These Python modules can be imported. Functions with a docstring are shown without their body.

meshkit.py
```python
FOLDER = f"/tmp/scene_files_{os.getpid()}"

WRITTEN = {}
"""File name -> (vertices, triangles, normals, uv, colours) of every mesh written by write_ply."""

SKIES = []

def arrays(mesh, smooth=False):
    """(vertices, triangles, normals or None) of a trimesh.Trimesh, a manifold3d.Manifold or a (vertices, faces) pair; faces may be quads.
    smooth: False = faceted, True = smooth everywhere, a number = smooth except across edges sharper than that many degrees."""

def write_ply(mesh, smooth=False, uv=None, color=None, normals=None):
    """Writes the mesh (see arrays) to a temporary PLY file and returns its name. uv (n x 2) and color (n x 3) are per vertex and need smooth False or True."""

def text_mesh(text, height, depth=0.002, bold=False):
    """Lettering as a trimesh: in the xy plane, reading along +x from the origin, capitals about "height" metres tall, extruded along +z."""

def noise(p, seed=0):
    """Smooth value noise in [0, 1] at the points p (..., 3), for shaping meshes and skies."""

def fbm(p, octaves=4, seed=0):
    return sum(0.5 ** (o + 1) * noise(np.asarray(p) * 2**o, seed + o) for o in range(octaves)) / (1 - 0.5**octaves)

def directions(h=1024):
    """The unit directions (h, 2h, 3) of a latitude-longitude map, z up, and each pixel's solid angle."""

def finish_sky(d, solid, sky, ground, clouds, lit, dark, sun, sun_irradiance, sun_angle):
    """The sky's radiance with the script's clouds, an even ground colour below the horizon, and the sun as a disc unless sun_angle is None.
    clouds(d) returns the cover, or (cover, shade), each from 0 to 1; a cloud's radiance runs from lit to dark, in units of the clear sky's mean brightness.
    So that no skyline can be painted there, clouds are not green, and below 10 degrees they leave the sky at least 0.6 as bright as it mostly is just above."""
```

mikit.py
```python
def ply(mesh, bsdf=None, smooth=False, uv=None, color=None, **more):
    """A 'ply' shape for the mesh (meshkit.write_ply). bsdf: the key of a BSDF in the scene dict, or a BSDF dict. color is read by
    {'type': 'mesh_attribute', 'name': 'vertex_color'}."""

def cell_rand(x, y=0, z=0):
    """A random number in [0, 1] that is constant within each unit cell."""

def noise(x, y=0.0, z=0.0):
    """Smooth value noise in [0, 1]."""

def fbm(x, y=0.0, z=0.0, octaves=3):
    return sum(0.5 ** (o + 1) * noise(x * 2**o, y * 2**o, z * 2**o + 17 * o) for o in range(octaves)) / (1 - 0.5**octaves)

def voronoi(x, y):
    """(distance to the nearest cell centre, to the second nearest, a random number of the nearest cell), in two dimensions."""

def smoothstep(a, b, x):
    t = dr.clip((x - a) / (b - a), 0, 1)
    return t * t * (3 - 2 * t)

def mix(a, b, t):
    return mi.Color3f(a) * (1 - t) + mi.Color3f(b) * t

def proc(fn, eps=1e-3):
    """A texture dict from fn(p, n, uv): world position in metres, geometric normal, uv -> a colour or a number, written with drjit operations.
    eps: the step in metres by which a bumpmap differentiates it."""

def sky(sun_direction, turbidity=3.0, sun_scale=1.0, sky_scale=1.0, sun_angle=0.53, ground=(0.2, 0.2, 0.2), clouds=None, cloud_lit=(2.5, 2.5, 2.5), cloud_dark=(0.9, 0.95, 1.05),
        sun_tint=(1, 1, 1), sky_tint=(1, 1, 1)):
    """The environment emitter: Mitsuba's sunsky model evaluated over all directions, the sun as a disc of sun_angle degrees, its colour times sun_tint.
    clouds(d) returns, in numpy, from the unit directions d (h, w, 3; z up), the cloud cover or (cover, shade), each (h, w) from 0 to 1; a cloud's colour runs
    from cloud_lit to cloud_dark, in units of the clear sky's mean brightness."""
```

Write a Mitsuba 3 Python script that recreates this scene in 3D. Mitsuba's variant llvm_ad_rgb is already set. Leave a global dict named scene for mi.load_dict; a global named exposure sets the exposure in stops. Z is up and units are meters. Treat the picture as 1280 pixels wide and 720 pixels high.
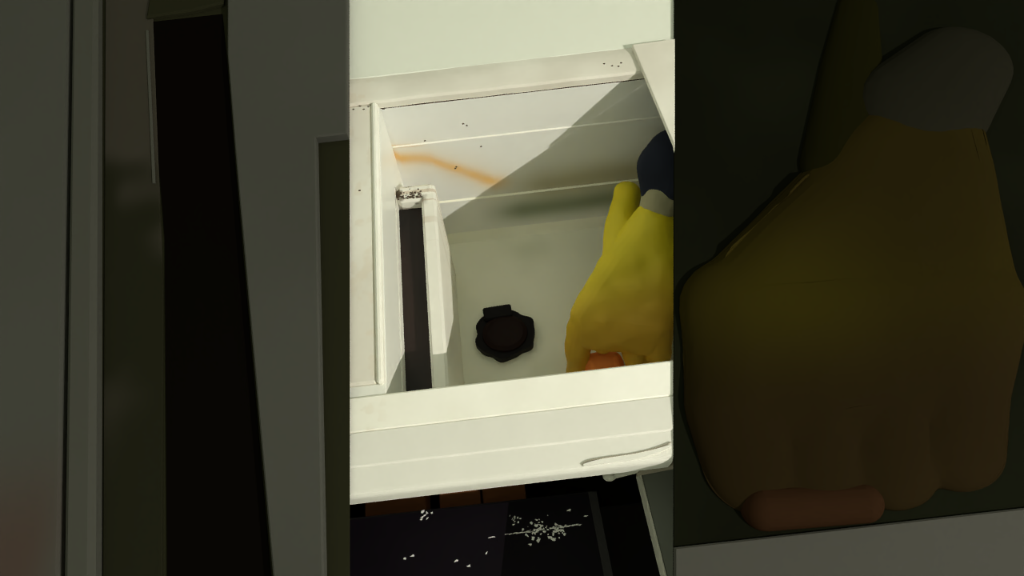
import math, random
import numpy as np, trimesh, manifold3d as m3
import mitsuba as mi, drjit as dr
import mikit, meshkit
from mikit import noise, fbm, smoothstep, mix
from shapely.geometry import Polygon

random.seed(7)
rng = np.random.default_rng(7)
T = mi.ScalarTransform4f
scene, labels = {'type': 'scene'}, {}

# ------------------------------------------------------------------ camera, light, exposure
eye = np.array([0.0, -0.30, 0.80])
fwd = np.array([0.01015474, 0.46736141, -0.88400803])
up = np.array([0.11465587, 0.87767871, 0.46533227])
scene['camera'] = {'type': 'perspective', 'fov': 70.833, 'fov_axis': 'x', 'near_clip': 0.01, 'far_clip': 50.0,
                   'to_world': T().look_at(origin=eye.tolist(), target=(eye + fwd).tolist(), up=up.tolist())}
exposure = 0.08
# one bare bulb up on the right, behind the person filming; the rest is the weak warm light of the room
scene['bulb'] = {'type': 'point', 'position': [1.65, -1.20, 1.50],
                 'intensity': {'type': 'rgb', 'value': [16.2, 15.4, 13.8]}}
scene['room_light'] = {'type': 'constant', 'radiance': {'type': 'rgb', 'value': [0.44, 0.465, 0.345]}}

# ------------------------------------------------------------------ materials
def rgb(*c): return {'type': 'rgb', 'value': list(c)}
def principled(col, rough=0.5, spec=0.4, **k):
    return {'type': 'twosided', 'b': {'type': 'principled', 'base_color': col if isinstance(col, dict) else rgb(*col),
                                      'roughness': rough, 'specular': spec, **k}}
def diffuse(*c): return {'type': 'twosided', 'b': {'type': 'diffuse', 'reflectance': rgb(*c)}}

def white_fn(p, n, uv):
    t = fbm(p.x * 7, p.y * 7, p.z * 7)
    c = mix((0.80, 0.785, 0.70), (0.86, 0.85, 0.775), smoothstep(0.3, 0.7, t))
    speck = smoothstep(0.60, 0.75, fbm(p.x * 70, p.y * 70, p.z * 70)) * smoothstep(-0.14, -0.18, p.x)
    return mix(c, (0.66, 0.57, 0.44), speck * 0.25)
def rim_fn(p, n, uv):
    t = fbm(p.x * 9, p.y * 9, p.z * 9)
    c = mix((0.65, 0.62, 0.545), (0.75, 0.73, 0.655), smoothstep(0.3, 0.7, t))
    c = mix(c, (0.62, 0.50, 0.36), smoothstep(0.55, 0.75, fbm(p.x * 60, p.y * 60, 3.0)) * smoothstep(-0.14, -0.18, p.x) * 0.25)
    return mix(c, (0.66, 0.54, 0.42), smoothstep(0.30, 0.46, p.y) * smoothstep(-0.155, -0.175, p.x) * 0.18)
def liner_fn(p, n, uv):
    t = fbm(p.x * 5 + 3, p.y * 5, p.z * 5)
    return mix((0.66, 0.665, 0.60), (0.74, 0.745, 0.69), t)
def back_fn(p, n, uv):
    """pale liner with a rust tide mark running down to the right and an algae film low down, widened to paint in shade"""
    t = fbm(p.x * 5 + 3, p.y * 5, p.z * 5)
    c = mix((0.74, 0.75, 0.71), (0.82, 0.83, 0.80), t)
    def seg(x0, z0, x1, z1): return z0 + (z1 - z0) * dr.clip((p.x - x0) / (x1 - x0), 0, 1)
    zc = seg(-0.180, -0.105, -0.145, -0.145) + seg(-0.145, 0.0, -0.097, -0.010) + seg(-0.097, 0.0, 0.004, -0.084)
    zc = zc + 0.010 * (noise(p.x * 26, 3.0) - 0.5)
    w = 0.012 + 0.010 * noise(p.x * 18, 1.0)
    d = (p.z - zc) / w
    band = dr.exp(-d * d) * (1 - smoothstep(-0.005, 0.05, p.x))
    halo = dr.exp(-d * d * 0.12) * (1 - smoothstep(-0.03, 0.06, p.x))
    thin = dr.exp(-dr.square((p.z + 0.108 + 0.10 * (p.x + 0.17)) / 0.004)) * smoothstep(-0.09, -0.13, p.x)
    c = mix(c, (0.74, 0.64, 0.47), halo * 0.6)
    c = mix(c, (0.76, 0.47, 0.16), dr.clip(band * (0.7 + 0.4 * noise(p.x * 40, p.z * 40)) + thin * 0.5, 0, 0.95))
    algae_shade = dr.exp(-dr.square((p.z + 0.325 + 0.012 * noise(p.x * 8, 5.0)) / 0.040)) * smoothstep(-0.05, 0.06, p.x)  # green algae band, spread wider to paint the wall shade near the arm
    c = mix(c, (0.15, 0.20, 0.10), algae_shade * 0.85)
    brown = dr.exp(-dr.square((p.z + 0.245 + 0.015 * noise(p.x * 9, 2.0)) / 0.045)) * smoothstep(-0.01, 0.10, p.x)  # brownish band, broadened so the shaded wall tone sits in the colour
    return mix(c, (0.34, 0.30, 0.12), brown * 0.7)
def floor_fn(p, n, uv):
    t = fbm(p.x * 9, p.y * 9, 2.0)
    c = mix((0.79, 0.79, 0.65), (0.86, 0.86, 0.73), t)
    return mix(c, (0.45, 0.49, 0.33), smoothstep(0.42, 0.75, fbm(p.x * 6 + 9, p.y * 6, 4.0) + 0.7 * p.x) * 0.75)
def divider_fn(p, n, uv):
    t = fbm(p.x * 6, p.y * 6, p.z * 6)
    c = mix((0.70, 0.69, 0.61), (0.78, 0.77, 0.70), t)
    line = smoothstep(0.66, 0.74, noise(p.y * 120, p.x * 9)) * smoothstep(0.25, 0.36, p.y)
    c = mix(c, (0.45, 0.33, 0.22), line * 0.55)
    mould = smoothstep(0.52, 0.66, fbm(p.x * 45, p.y * 45, p.z * 45)) * smoothstep(0.345, 0.37, p.y) * smoothstep(-0.09, -0.112, p.x)
    return mix(c, (0.12, 0.085, 0.05), mould * 0.9)
def slot_fn(p, n, uv):
    t = fbm(p.x * 20, p.y * 8, p.z * 8)
    return mix((0.006, 0.004, 0.0035), (0.022, 0.012, 0.010), smoothstep(0.45, 0.75, t))
def glove_fn(p, n, uv):
    t = fbm(p.x * 16, p.y * 16, p.z * 16)
    c = mix((0.56, 0.48, 0.012), (0.72, 0.57, 0.018), t)
    return mix(c, (0.50, 0.24, 0.03), smoothstep(0.26, 0.15, p.y) * 0.7)
def dark_fn(p, n, uv):
    t = fbm(p.x * 14, p.y * 14, p.z * 14)
    return mix((0.0018, 0.0010, 0.0022), (0.0045, 0.0030, 0.0052), t)
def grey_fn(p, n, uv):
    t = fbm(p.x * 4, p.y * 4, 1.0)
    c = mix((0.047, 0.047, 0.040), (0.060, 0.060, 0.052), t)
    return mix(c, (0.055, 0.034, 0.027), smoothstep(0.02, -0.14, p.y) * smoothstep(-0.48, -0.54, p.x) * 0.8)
def brown_olive_fn(p, n, uv):
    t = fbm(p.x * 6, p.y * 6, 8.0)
    return mix((0.034, 0.030, 0.023), (0.012, 0.012, 0.006), smoothstep(0.40, 0.60, t + 0.75 * (0.28 - p.y)))  # brown, turning darker olive towards the front
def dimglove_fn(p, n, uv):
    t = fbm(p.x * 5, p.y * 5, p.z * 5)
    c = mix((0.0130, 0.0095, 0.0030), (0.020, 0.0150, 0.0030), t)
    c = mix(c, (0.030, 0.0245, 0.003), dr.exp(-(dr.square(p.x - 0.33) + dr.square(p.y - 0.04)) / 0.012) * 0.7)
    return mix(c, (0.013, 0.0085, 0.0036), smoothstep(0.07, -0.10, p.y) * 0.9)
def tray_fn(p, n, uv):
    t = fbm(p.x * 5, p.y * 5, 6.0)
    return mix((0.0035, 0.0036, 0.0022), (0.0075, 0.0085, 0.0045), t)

M = {
 'white': principled(mikit.proc(white_fn), 0.38, 0.4),
 'rim': principled(mikit.proc(rim_fn), 0.38, 0.4),
 'shaded_apron': principled((0.70, 0.69, 0.63), 0.4, 0.35),  # lip plastic greyed: shade of the outer band put into its colour
 'liner': principled(mikit.proc(liner_fn), 0.3, 0.45),
 'back': principled(mikit.proc(back_fn), 0.3, 0.45),
 'basin': principled(mikit.proc(floor_fn), 0.35, 0.4),
 'divider': principled(mikit.proc(divider_fn), 0.3, 0.45),
 'slot': principled(mikit.proc(slot_fn), 0.45, 0.3),
 'deck': principled((0.74, 0.76, 0.675), 0.45, 0.35),
 'glove': principled(mikit.proc(glove_fn), 0.5, 0.35),
 'black': principled(mikit.proc(dark_fn), 0.6, 0.06),
 'plug': principled((0.006, 0.005, 0.006), 0.6, 0.1),
 'plugred': principled((0.012, 0.0055, 0.005), 0.6, 0.1),
 'navy': principled((0.015, 0.018, 0.029), 0.9, 0.08),
 'cuff': principled((0.30, 0.28, 0.17), 0.8, 0.2),
 'orange': principled((0.80, 0.24, 0.05), 0.8, 0.2),
 'brick': principled((0.10, 0.038, 0.014), 0.9, 0.05),
 'void': diffuse(0.010, 0.009, 0.008),
 'chip': principled((0.62, 0.61, 0.58), 0.6, 0.3),
 'steel': principled((0.15, 0.16, 0.135), 0.4, 0.4),
 'dull': principled((0.016, 0.015, 0.015), 0.6, 0.15),
 'bright_steel': principled((0.55, 0.54, 0.46), 0.35, 0.5),
 'caulk': principled((0.30, 0.27, 0.21), 0.6, 0.2),
 'grime_shade': diffuse(0.07, 0.05, 0.035),  # real dirt specks, also the painted shade strip under the rear rim
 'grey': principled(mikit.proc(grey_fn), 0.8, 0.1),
 'brown_olive': principled(mikit.proc(brown_olive_fn), 0.9, 0.05),
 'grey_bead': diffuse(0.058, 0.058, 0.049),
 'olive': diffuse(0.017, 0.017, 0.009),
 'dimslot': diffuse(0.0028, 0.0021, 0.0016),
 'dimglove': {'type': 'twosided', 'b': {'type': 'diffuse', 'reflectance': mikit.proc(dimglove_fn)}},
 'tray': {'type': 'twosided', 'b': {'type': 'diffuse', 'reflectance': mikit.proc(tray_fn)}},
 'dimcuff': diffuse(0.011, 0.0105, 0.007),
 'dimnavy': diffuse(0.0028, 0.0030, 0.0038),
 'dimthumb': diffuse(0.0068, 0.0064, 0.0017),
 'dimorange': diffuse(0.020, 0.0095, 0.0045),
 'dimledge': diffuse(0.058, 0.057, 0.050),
}
for k, v in M.items(): scene['mat_' + k] = v

# ------------------------------------------------------------------ helpers
def key_for(name, parent=None):
    base = (parent + '__' if parent else '') + name
    k, i = base, 0
    while k in scene or k in labels:
        i += 1; k = f'{base}_{i:03d}'
    return k
def obj(name, mesh, m, parent=None, smooth=30, label=None):
    k = key_for(name, parent)
    scene[k] = mikit.ply(mesh, 'mat_' + m, smooth=smooth)
    if label: labels[k] = {'label': label}
    return k
def thing(name, label, cat, group=None):
    k = key_for(name); labels[k] = {'label': label, 'category': cat}
    if group: labels[k]['group'] = group
    return k
def struct(k, label=None):
    labels[k] = {'kind': 'structure', **({'label': label} if label else {})}
def box(x0, x1, y0, y1, z0, z1, b=0.002):
    """bevelled box"""
    b = min(b, 0.45 * min(x1 - x0, y1 - y0, z1 - z0)); pts = []
    for x, sx in ((x0, 1), (x1, -1)):
        for y, sy in ((y0, 1), (y1, -1)):
            for z, sz in ((z0, 1), (z1, -1)):
                pts += [(x, y + sy * b, z + sz * b), (x + sx * b, y, z + sz * b), (x + sx * b, y + sy * b, z)]
    return trimesh.convex.convex_hull(np.array(pts))
def prism(poly, z0, z1, b=0.002):
    """upright prism of any outline with a bevelled top edge"""
    P = Polygon(poly); P = P if P.is_valid else P.buffer(0)
    low = trimesh.creation.extrude_polygon(P, z1 - b - z0); low.apply_translation([0, 0, z0])
    if b <= 0: return low
    Q = P.buffer(-b, join_style=2)
    a, c = np.array(P.exterior.coords)[:-1], np.array(Q.exterior.coords)[:-1]
    if len(a) != len(c): return low
    s = np.argmin(((c - a[0]) ** 2).sum(1)); c = np.roll(c, -s, 0)
    n = len(a)
    if ((c[1] - a[1]) ** 2).sum() > ((c[-1] - a[1]) ** 2).sum(): c = np.roll(c[::-1], 1, 0)
    v = np.vstack([np.c_[a, np.full(n, z1 - b)], np.c_[c, np.full(n, z1)]])
    f = [[i, (i + 1) % n, n + (i + 1) % n] for i in range(n)] + [[i, n + (i + 1) % n, n + i] for i in range(n)]
    if Polygon(a).exterior.is_ccw is False: f = [t[::-1] for t in f]
    v2, f2 = trimesh.creation.triangulate_polygon(Q, engine=None) if False else (None, None)
    cap = trimesh.creation.extrude_polygon(Q, 0.0004); cap.apply_translation([0, 0, z1 - 0.0004])
    return trimesh.util.concatenate([low, trimesh.Trimesh(v, f, process=False), cap])
def sweep_x(profile, x0, x1, mid=1, wob=0.0):
    """a moulding: closed (y, z) profile drawn along x; x0/x1 may depend on y"""
    pr = np.array(profile); n = len(pr); rings = []
    for k in range(mid + 1):
        t = k / mid
        xs = np.array([(x0(y) if callable(x0) else x0) * (1 - t) + (x1(y) if callable(x1) else x1) * t for y in pr[:, 0]])
        w = wob * (meshkit.noise(np.c_[xs * 30, pr * 20]) - 0.5) if wob else 0
        rings.append(np.c_[xs, pr[:, 0], pr[:, 1] + w])
    v = np.vstack(rings); f = []
    for k in range(mid):
        for i in range(n):
            a, b = k * n + i, k * n + (i + 1) % n
            f += [[a, b, b + n], [a, b + n, a + n]]
    P = Polygon(pr); tv, tf = trimesh.creation.triangulate_polygon(P, engine='earcut')
    idx = [int(np.argmin(((pr - q) ** 2).sum(1))) for q in tv]
    for t in tf:
        a = [idx[i] for i in t]; f += [a, [i + mid * n for i in a[::-1]]]
    m = trimesh.Trimesh(v, f, process=False); trimesh.repair.fix_normals(m); return m
def ball(p, r): return m3.Manifold.sphere(r, 28).translate([float(x) for x in p])
def bone(p, r, q, s): return m3.Manifold.batch_hull([ball(p, r), ball(q, s)])
def chain(js): return [bone(*js[i], *js[i + 1]) for i in range(len(js) - 1)]
def blend(bones, step=0.004, it=12):
    m = m3.Manifold()
    for b in bones: m = m + b
    m = m.refine_to_length(step).to_mesh()
    t = trimesh.Trimesh(m.vert_properties[:, :3], m.tri_verts); t.merge_vertices()
    trimesh.smoothing.filter_taubin(t, lamb=0.5, nu=0.52, iterations=it); return t
def wrinkle(t, amp, f):
    t = t.copy(); t.vertices = t.vertices + t.vertex_normals * (amp * (meshkit.noise(np.array(t.vertices) * f) - 0.5))[:, None]; return t

EDGE = lambda y: 0.1876 + 0.2139 * y          # the outer edge of the added dark right-hand tray
# ------------------------------------------------------------------ the setting: floor far below, pale deck behind the tank
k = obj('floor', box(-1.6, 1.6, -1.4, 1.3, -0.62, -0.60), 'void'); struct(k, 'dark floor under the tank and cabinet')
k = obj('worktop', box(-1.6, 1.6, 0.507, 1.3, -0.05, -0.0012, 0.002), 'deck'); struct(k, 'pale green-grey surface running off behind the tank')

# ------------------------------------------------------------------ white tank
tank = thing('wash_tank', 'white plastic tank with moulded rims, a slotted divider and a rust-stained back wall', 'tank')
XR = 0.62
obj('back_panel', box(-0.40, XR, 0.462, 0.485, -0.43, -0.012), 'back', tank, label='pale rear panel with an orange rust streak running down to the right')
obj('basin_floor', box(-0.40, XR, -0.02, 0.462, -0.43, -0.405), 'basin', tank, label='pale olive tank bottom')
obj('side_panel', box(-0.172, -0.1535, 0.0, 0.4615, -0.405, -0.008), 'liner', tank)
obj('side_panel', box(XR - 0.02, XR, 0.0, 0.4615, -0.405, -0.013), 'liner', tank)
obj('front_panel', box(-0.40, XR, -0.03, 0.0, -0.405, -0.03), 'liner', tank)
# the seams across the rear panel
obj('seam_ridge', sweep_x([(0.463, -0.1118), (0.4598, -0.1105), (0.463, -0.1094)], -0.1535, XR - 0.02, 30), 'white', tank)
obj('seam_ridge', sweep_x([(0.463, -0.2795), (0.4588, -0.277), (0.463, -0.2745)], -0.1535, XR - 0.02, 30), 'basin', tank)
obj('floor_fillet', sweep_x([(0.463, -0.385), (0.4575, -0.395), (0.448, -0.4055), (0.463, -0.4055)], -0.10, XR - 0.02, 30), 'basin', tank)
# rims
prof = [(0.4545, -0.012), (0.4545, -0.001), (0.457, 0.0026), (0.462, 0.0035), (0.478, 0.0036), (0.489, 0.0032), (0.499, 0.0012), (0.508, -0.0015), (0.508, -0.012)]
rim = obj('rim', sweep_x(prof, -0.33, lambda y: EDGE(y) - 0.0012, 60, 0.0015), 'rim', tank, label='raised rim along the rear edge')
obj('rim_shade_strip', box(-0.1535, XR, 0.4585, 0.4625, -0.0185, -0.0118, 0.0005), 'grime_shade', tank, label='dark strip drawn as the shaded gap under the rear rim')  # solid dark strip: the shadow under the rim put into its colour
lr = obj('rim', box(-0.33, -0.1635, 0.018, 0.454, -0.012, 0.0, 0.003), 'rim', tank, label='flat rim on the left of the opening')
obj('ledge', box(-0.33, -0.1535, 0.0036, 0.0180, -0.06, -0.005, 0.001), 'liner', tank, label='low ledge between left rim and front edge')
obj('bead', trimesh.convex.convex_hull(np.vstack([box(-0.1635, -0.1545, 0.016, 0.4535, -0.012, 0.0045, 0.003).vertices])), 'white', lr, label='raised bead along the inner edge')
# front lip, a stepped moulding
LX = -0.1945                                  # the outer edge of the added grey left-hand boards
lp = [(0.0035, -0.045), (0.0035, -0.003), (0.001, 0.0), (-0.0385, 0.0), (-0.0400, -0.0020), (-0.0400, -0.045)]
lip = obj('front_lip', sweep_x(lp, LX - 0.03, lambda y: EDGE(y) - 0.0002, 80, 0.0008), 'white', tank, label='thick bright white front edge')
ap = [(-0.0404, -0.045), (-0.0404, -0.0012), (-0.0415, -0.0004), (-0.0785, 0.0022), (-0.0800, 0.0016), (-0.0812, 0.0004), (-0.1060, 0.0016), (-0.1100, 0.0010), (-0.1128, -0.0020),
      (-0.1145, -0.008), (-0.112, -0.040), (-0.07, -0.046)]
lip = obj('shaded_apron', sweep_x(ap, LX - 0.03, lambda y: EDGE(y) - 0.0002, 80, 0.0008), 'shaded_apron', tank, label='stepped moulding below the front edge, its shade put into a greyer colour')
def ribbon(pts, w, z0, h):
    """a thin strip laid along a smooth path"""
    P = np.array(pts); t = np.linspace(0, 1, len(P)); q = np.linspace(0, 1, 36)
    from scipy.interpolate import PchipInterpolator
    C = np.c_[PchipInterpolator(t, P[:, 0])(q), PchipInterpolator(t, P[:, 1])(q)]
    d = np.gradient(C, axis=0); d /= np.linalg.norm(d, axis=1, keepdims=True); nrm = np.c_[-d[:, 1], d[:, 0]]
    ww = (w * (0.25 + 0.75 * np.sin(np.pi * np.clip(q, 0.02, 0.98)) ** 0.5))[:, None]
    m = trimesh.creation.extrude_polygon(Polygon(np.vstack([C + nrm * ww, (C - nrm * ww)[::-1]])).buffer(0), h); m.apply_translation([0, 0, z0]); return m
strip = obj('loose_strip', ribbon([(0.064, -0.1085), (0.088, -0.1065), (0.115, -0.1060), (0.140, -0.1035), (0.1635, -0.0985)], 0.0030, -0.001, 0.0045), 'shaded_apron', lip, label='peeling strip along the lower edge')
obj('crease', ribbon([(0.062, -0.1075), (0.072, -0.1040), (0.090, -0.1030), (0.115, -0.1025), (0.140, -0.1000), (0.1645, -0.0945)], 0.0008, 0.0, 0.0032), 'caulk', tank, label='dark crease above the peeling strip')
# slotted divider
div = obj('divider', trimesh.util.concatenate([
    box(-0.1135, -0.0905, 0.0, 0.388, -0.405, -0.120, 0.004),
    box(-0.1537, -0.1525, 0.0, 0.388, -0.405, -0.118, 0.0005),
    box(-0.1535, -0.0905, 0.362, 0.392, -0.405, -0.119, 0.008)]), 'divider', tank, label='white slotted divider with mould on its far end')
obj('slot', box(-0.1525, -0.1135, 0.0005, 0.362, -0.36, -0.145, 0.0005), 'slot', div, label='dark brown slot')
# crust of dirt at the far end of the slot
cr = []
for i in range(70):
    x, y = rng.uniform(-0.150, -0.112), 0.363 + abs(rng.normal(0, 0.008))
    s = trimesh.creation.icosphere(0, rng.uniform(0.0006, 0.0019)); s.apply_scale([1.3, 1, 0.5]); s.apply_translation([x, min(y, 0.386), -0.1188]); cr.append(s)
k = obj('dirt_crust', trimesh.util.concatenate(cr), 'grime_shade', div); labels[k] = {'kind': 'stuff', 'label': 'dark specks of dirt on the divider end'}
# loose specks on rim and panel
sp = []
for x, y, z in [(-0.168, 0.449, 0.0), (-0.180, 0.452, 0.0), (-0.182, 0.30, 0.0), (-0.175, 0.445, 0), (-0.19, 0.447, 0)]:
    s = trimesh.creation.icosphere(1, 0.0013); s.apply_scale([1.4, 1, 0.35]); s.apply_translation([x, y, z]); sp.append(s)
for x, z in [(-0.155 + .005, -0.022), (-0.035, -0.075), (-0.03, -0.08), (-0.10, -0.105), (-0.012, -0.135), (-0.06, -0.185), (-0.058, -0.181)]:
    s = trimesh.creation.icosphere(1, 0.0016); s.apply_scale([1.2, 0.35, 1]); s.apply_translation([x, 0.462, z]); sp.append(s)
for x in (0.196, 0.205, 0.21, 0.185):
    s = trimesh.creation.icosphere(1, 0.0013); s.apply_scale([1.5, 1, 0.4]); s.apply_translation([x, 0.474 + rng.uniform(-.006, .006), 0.0036]); sp.append(s)
k = obj('speck', trimesh.util.concatenate(sp), 'grime_shade', tank); labels[k] = {'kind': 'stuff', 'label': 'tiny dark specks on rim and rear panel'}

# ------------------------------------------------------------------ black drain plug
plug = thing('drain_plug', 'black lobed plug standing on the tank bottom', 'drain plug')
ang = np.linspace(0, 2 * np.pi, 96, endpoint=False)
r = 0.0545 + 0.0028 * np.cos(6 * (ang - 0.4)) + 0.0012 * np.cos(11 * ang + 1) + 0.0012 * np.cos(3 * ang)
base = trimesh.creation.extrude_polygon(Polygon(np.c_[r * np.cos(ang), r * np.sin(ang) * 0.86]), 0.018)
base.apply_translation([-0.009, 0.238, -0.4042])
obj('flange', base, 'plug', plug)
dome = trimesh.creation.revolve(np.array([[0, 0], [0.041, 0], [0.040, 0.006], [0.033, 0.010], [0.026, 0.006], [0, 0.005]])[:, :], sections=48)
dome.apply_scale([1, 0.88, 1]); dome.apply_translation([-0.009, 0.236, -0.387])
obj('cup', dome, 'plugred', plug, label='reddish black recessed middle')
tab = box(-0.026, 0.026, -0.013, 0.013, 0, 0.016, 0.003); tab.apply_transform(trimesh.transformations.rotation_matrix(0.05, [0, 0, 1])); tab.apply_translation([-0.018, 0.277, -0.392])
obj('tab', tab, 'plug', plug, label='raised rectangular tab')

# ------------------------------------------------------------------ white board lying over the right end of the opening
lid = obj('cover_board', prism([(0.231, 0.502), (0.2525, 0.312), (EDGE(0.300), 0.300), (EDGE(0.504), 0.504)], 0.0036, 0.0115, 0.0008), 'rim')
labels[lid] = {'label': 'white board laid across the top right corner of the tank opening', 'category': 'board'}

# ------------------------------------------------------------------ person: the arm reaching in under the board
person = thing('person', 'arm in a dark navy sleeve and yellow rubber glove reaching into the tank', 'person')
W = (0.243, 0.292, -0.165)
sleeve = blend(chain([((0.268, 0.338, -0.140), 0.037), ((0.284, 0.372, -0.120), 0.055), ((0.40, 0.37, -0.110), 0.056), ((0.50, 0.32, -0.12), 0.058)]) , 0.006, 8)
obj('sleeve', wrinkle(sleeve, 0.012, 28), 'navy', person, smooth=True, label='dark navy sleeve')
gl = []
K = [(0.127, 0.200, -0.274), (0.163, 0.192, -0.264), (0.200, 0.182, -0.258), (0.238, 0.168, -0.256)]
gl.append(m3.Manifold.batch_hull([ball(W, 0.036), *[ball(k_, 0.027) for k_ in K], ball((0.200, 0.262, -0.205), 0.036), ball((0.128, 0.176, -0.300), 0.022), ball((0.165, 0.170, -0.288), 0.024), ball((0.225, 0.150, -0.292), 0.024), ball((0.26, 0.235, -0.205), 0.030)]))
TIPS = [((0.112, 0.172, -0.318), (0.105, 0.140, -0.365)), ((0.155, 0.175, -0.292), (0.152, 0.163, -0.312)), ((0.202, 0.156, -0.306), (0.207, 0.122, -0.345)), ((0.238, 0.138, -0.305), (0.241, 0.112, -0.345))]
for k_, (a, b) in zip(K, TIPS): gl += chain([(k_, 0.0255), (a, 0.0225), (b, 0.0170)])
gl += chain([((0.195, 0.270, -0.205), 0.033), ((0.205, 0.330, -0.205), 0.027), ((0.222, 0.384, -0.205), 0.022)])
gl += chain([((0.275, 0.262, -0.185), 0.022), ((0.288, 0.210, -0.225), 0.022), ((0.287, 0.165, -0.27), 0.018)])
glove = blend(gl, 0.004, 10)
obj('glove', wrinkle(glove, 0.006, 40), 'glove', person, smooth=True, label='loose yellow rubber glove')
cuff = blend(chain([((0.255, 0.314, -0.152), 0.031), ((0.262, 0.326, -0.147), 0.033)]), 0.005, 6)
obj('cuff', wrinkle(cuff, 0.006, 50), 'cuff', person, smooth=True, label='pale turned-back cuff')

pad = blend([m3.Manifold.batch_hull([ball((x, y, z), 0.018) for x in (0.136, 0.168) for y in (0.082, 0.146) for z in (-0.386, -0.352)])], 0.006, 4)
k = obj('scrub_pad', wrinkle(pad, 0.004, 120), 'orange', smooth=True)
labels[k] = {'label': 'orange scrubbing pad under the fingertips of the yellow glove', 'category': 'sponge'}

# ------------------------------------------------------------------ dark cabinet below the front lip
cab = thing('cabinet', 'dark cabinet front with white scratches below the white front edge', 'cabinet')
obj('front', prism([(-0.36, -0.101), (0.089, -0.104), (0.1005, -0.36), (-0.36, -0.36)], -0.19, -0.160, 0.003), 'black', cab)
obj('edge_trim', prism([(0.0775, -0.1045), (0.0885, -0.1055), (0.098, -0.34), (0.086, -0.34)], -0.1605, -0.1590, 0.0005), 'dull', cab, label='dull dark grey edging')
obj('body', box(-0.36, 0.26, -0.36, -0.10, -0.60, -0.30, 0.003), 'void', cab)
chips = []
def chip(x, y, s, asp=1.0, rot=0.0):
    n = 9; a = np.sort(rng.uniform(0, 2 * np.pi, n)); rr = s * rng.uniform(0.4, 1.0, n)
    q = np.c_[rr * np.cos(a) * asp, rr * np.sin(a)]; c, s_ = math.cos(rot), math.sin(rot); q = q @ np.array([[c, s_], [-s_, c]]) + (x, y)
    P = Polygon(q).buffer(0)
    if P.area < 1e-8 or P.geom_type != 'Polygon': return
    m = trimesh.creation.extrude_polygon(P, 0.0008); m.apply_translation([0, 0, -0.1602]); chips.append(m)
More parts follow.
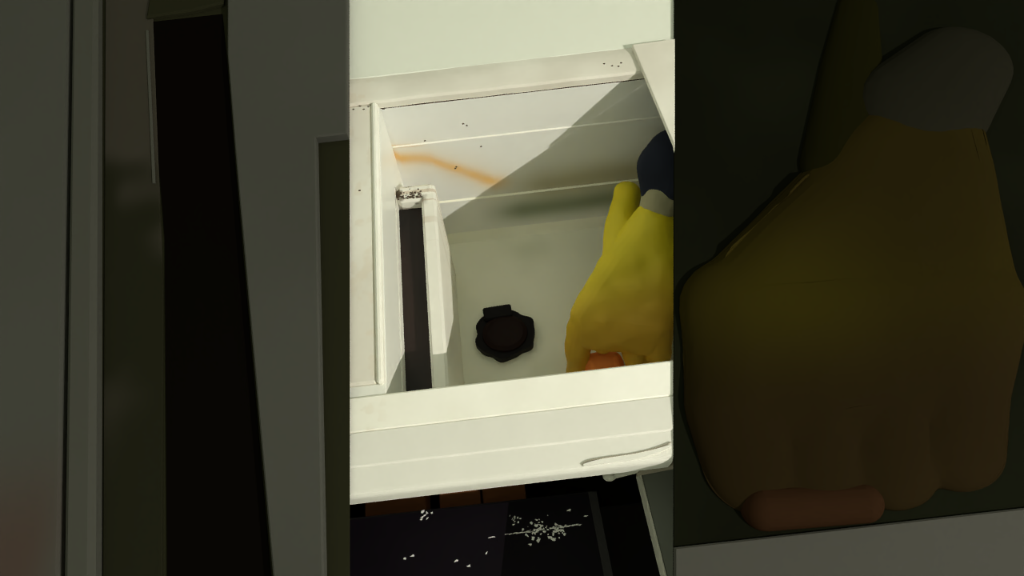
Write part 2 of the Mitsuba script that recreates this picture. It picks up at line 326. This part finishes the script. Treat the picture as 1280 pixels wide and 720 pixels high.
for _ in range(46): chip(0.006 + rng.normal(0, 0.007), -0.144 + rng.normal(0, 0.008), rng.uniform(0.0008, 0.0026), 1.4, rng.uniform(-1, 1))
for _ in range(34): chip(0.033 + rng.normal(0, 0.006), -0.151 + rng.normal(0, 0.0055), rng.uniform(0.0008, 0.0024), 1.4, rng.uniform(-1, 1))
for _ in range(60):
    t = rng.uniform(0, 1) ** 0.8; chip(-0.060 + 0.122 * t, -0.1465 + 0.0025 * t + rng.normal(0, 0.0006), rng.uniform(0.0004, 0.0009), 5, 0.02)
for _ in range(14): chip(-0.022 + rng.normal(0, 0.003), -0.128 + rng.normal(0, 0.003), rng.uniform(0.0006, 0.0016), 1.5, 0.5)
for x, y in [(-0.165, -0.160), (-0.155, -0.158), (-0.160, -0.185), (-0.152, -0.186), (-0.1, -0.17), (0.05, -0.125), (0.07, -0.135), (-0.06, -0.165), (-0.085, -0.178)]: chip(x, y, 0.002, 1.8, 0.3)
for _ in range(10): chip(-0.135 + rng.normal(0, 0.006), -0.1035 - abs(rng.normal(0, 0.004)), 0.0017, 1.8, 0.4)
k = obj('paint_chip', trimesh.util.concatenate(chips), 'chip', cab, smooth=False); labels[k] = {'kind': 'stuff', 'label': 'white scratches and flecks'}
for i, (x0, x1) in enumerate([(-0.225, -0.142), (-0.122, -0.066), (-0.063, -0.004)]):
    o = obj('brick', box(x0, x1, -0.108, -0.040, -0.26, -0.205 + 0.003 * (i % 2), 0.0015), 'brick')
    labels[o] = {'label': ['reddish brown block in the gap under the lip, leftmost of three', 'reddish brown block in the gap under the lip, middle of three', 'reddish brown block in the gap under the lip, nearest the steel hinge'][i], 'category': 'brick', 'group': 'reddish blocks in the gap under the front lip'}
panel = thing('steel_plate', 'dark grey steel plate with a bright edge beside the black gap, lower right', 'plate')
obj('sheet', prism([(0.144, -0.096), (0.24, -0.096), (0.24, -0.34), (0.159, -0.34)], -0.150, -0.120, 0.001), 'steel', panel)
obj('bright_edge', prism([(0.1415, -0.095), (0.1440, -0.095), (0.1585, -0.34), (0.1555, -0.34)], -0.150, -0.1185, 0.0004), 'bright_steel', panel, label='bright worn edge')
hinge = thing('hinge', 'short pale metal hinge pin under the peeling strip at the lip corner', 'hinge')
rod = trimesh.creation.cylinder(0.0055, segment=[[0.102, -0.0985, -0.108], [0.142, -0.0935, -0.108]], sections=24)
obj('pin', rod, 'bright_steel', hinge)
obj('leaf', prism([(0.138, -0.101), (0.24, -0.094), (0.24, -0.080), (0.138, -0.085)], -0.118, -0.104, 0.002), 'caulk', hinge, label='dull beige leaf')
kn = trimesh.creation.icosphere(3, 0.0072); kn.apply_scale([1.2, 1, 1]); kn.apply_translation([0.103, -0.0985, -0.108]); obj('knuckle', kn, 'bright_steel', hinge)

# ------------------------------------------------------------------ added on the left, not in the place: dim enlarged copy of the divider
lt = thing('added_grey_side', 'added dim grey boards copying the slotted divider at large scale, left of the white tank', 'tank')
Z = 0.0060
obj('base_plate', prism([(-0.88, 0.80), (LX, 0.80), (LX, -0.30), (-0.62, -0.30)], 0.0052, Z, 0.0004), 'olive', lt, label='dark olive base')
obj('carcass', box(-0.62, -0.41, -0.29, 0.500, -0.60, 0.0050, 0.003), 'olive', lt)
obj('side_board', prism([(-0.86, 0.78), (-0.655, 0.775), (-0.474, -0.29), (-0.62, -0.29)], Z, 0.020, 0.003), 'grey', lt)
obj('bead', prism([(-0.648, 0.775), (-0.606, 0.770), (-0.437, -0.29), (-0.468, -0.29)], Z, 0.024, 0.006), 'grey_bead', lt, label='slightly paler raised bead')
obj('slot', prism([(-0.516, 0.671), (-0.398, 0.671), (-0.383, 0.570), (-0.356, 0.370), (-0.262, -0.29), (-0.372, -0.29), (-0.440, 0.250)], Z, 0.0075, 0.0), 'dimslot', lt, label='long flat black strip drawn as a slot')
obj('channel_board', prism([(-0.600, 0.770), (-0.522, 0.760), (-0.432, 0.170), (-0.378, -0.29), (-0.436, -0.29)], Z, 0.0085, 0.001), 'brown_olive', lt, label='brown strip beside the slot, darker olive towards the front')
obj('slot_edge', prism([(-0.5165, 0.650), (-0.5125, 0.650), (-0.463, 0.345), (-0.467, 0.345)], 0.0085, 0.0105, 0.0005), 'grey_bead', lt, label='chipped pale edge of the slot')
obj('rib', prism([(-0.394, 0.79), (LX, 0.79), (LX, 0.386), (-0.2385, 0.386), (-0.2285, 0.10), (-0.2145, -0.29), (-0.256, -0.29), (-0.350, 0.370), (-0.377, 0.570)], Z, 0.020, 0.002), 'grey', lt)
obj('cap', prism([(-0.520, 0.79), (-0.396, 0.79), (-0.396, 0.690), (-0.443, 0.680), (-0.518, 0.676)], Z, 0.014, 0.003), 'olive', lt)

# ------------------------------------------------------------------ added on the right, not in the place: dark tray, dim enlarged glove copy
tray = obj('added_dark_tray', prism([(EDGE(0.85), 0.85), (1.05, 0.85), (1.05, -0.42), (EDGE(-0.42), -0.42)], 0.0002, 0.0035, 0.0006), 'tray')
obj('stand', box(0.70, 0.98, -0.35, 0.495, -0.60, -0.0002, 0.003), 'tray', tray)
labels[tray] = {'label': 'added nearly black flat tray covering the right side under a big dim glove', 'category': 'tray'}
k = obj('added_front_bar', prism([(EDGE(-0.205), -0.205), (0.50, -0.207), (0.9, -0.209), (0.9, -0.40), (EDGE(-0.40), -0.40)], 0.0034, 0.0085, 0.002), 'dimledge'); labels[k] = {'label': 'added dull grey bar along the front of the dark right-hand tray', 'category': 'bar'}  # added: enlarged copy of the front lip, dimmed in its colour
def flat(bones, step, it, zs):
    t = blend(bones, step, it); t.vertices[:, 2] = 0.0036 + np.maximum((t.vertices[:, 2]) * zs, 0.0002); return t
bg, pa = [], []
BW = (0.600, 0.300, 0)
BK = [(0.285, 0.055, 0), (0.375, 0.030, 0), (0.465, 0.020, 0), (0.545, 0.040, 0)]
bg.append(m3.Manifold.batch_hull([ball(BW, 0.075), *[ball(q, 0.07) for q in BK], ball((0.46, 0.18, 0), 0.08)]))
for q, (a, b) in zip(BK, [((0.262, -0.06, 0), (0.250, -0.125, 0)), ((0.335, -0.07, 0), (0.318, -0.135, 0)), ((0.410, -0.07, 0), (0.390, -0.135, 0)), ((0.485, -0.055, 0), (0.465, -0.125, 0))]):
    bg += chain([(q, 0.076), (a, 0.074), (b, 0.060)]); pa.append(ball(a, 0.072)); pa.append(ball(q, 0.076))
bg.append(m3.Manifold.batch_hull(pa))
big = thing('added_big_glove', 'added oversized dim copy of the yellow glove lying in the dark right-hand tray', 'glove')  # added: enlarged glove copy, dimmed in its colour
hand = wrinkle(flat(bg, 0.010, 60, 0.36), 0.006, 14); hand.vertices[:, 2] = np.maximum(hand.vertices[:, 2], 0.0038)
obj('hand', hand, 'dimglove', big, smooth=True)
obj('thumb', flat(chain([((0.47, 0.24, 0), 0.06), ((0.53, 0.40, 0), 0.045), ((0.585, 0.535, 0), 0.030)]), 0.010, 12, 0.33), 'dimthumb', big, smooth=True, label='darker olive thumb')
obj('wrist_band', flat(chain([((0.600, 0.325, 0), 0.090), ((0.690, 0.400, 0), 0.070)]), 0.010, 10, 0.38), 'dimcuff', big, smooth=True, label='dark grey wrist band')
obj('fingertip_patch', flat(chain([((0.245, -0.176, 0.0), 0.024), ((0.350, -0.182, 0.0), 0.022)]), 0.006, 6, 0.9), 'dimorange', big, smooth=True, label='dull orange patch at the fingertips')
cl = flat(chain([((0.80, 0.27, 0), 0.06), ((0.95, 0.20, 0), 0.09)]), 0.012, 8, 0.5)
k = obj('added_sleeve_copy', cl, 'dimnavy', smooth=True); labels[k] = {'label': 'added dark copy of the sleeve beside the wrist band of the big dim glove', 'category': 'cloth'}  # added: dimmed stand-in for the navy sleeve
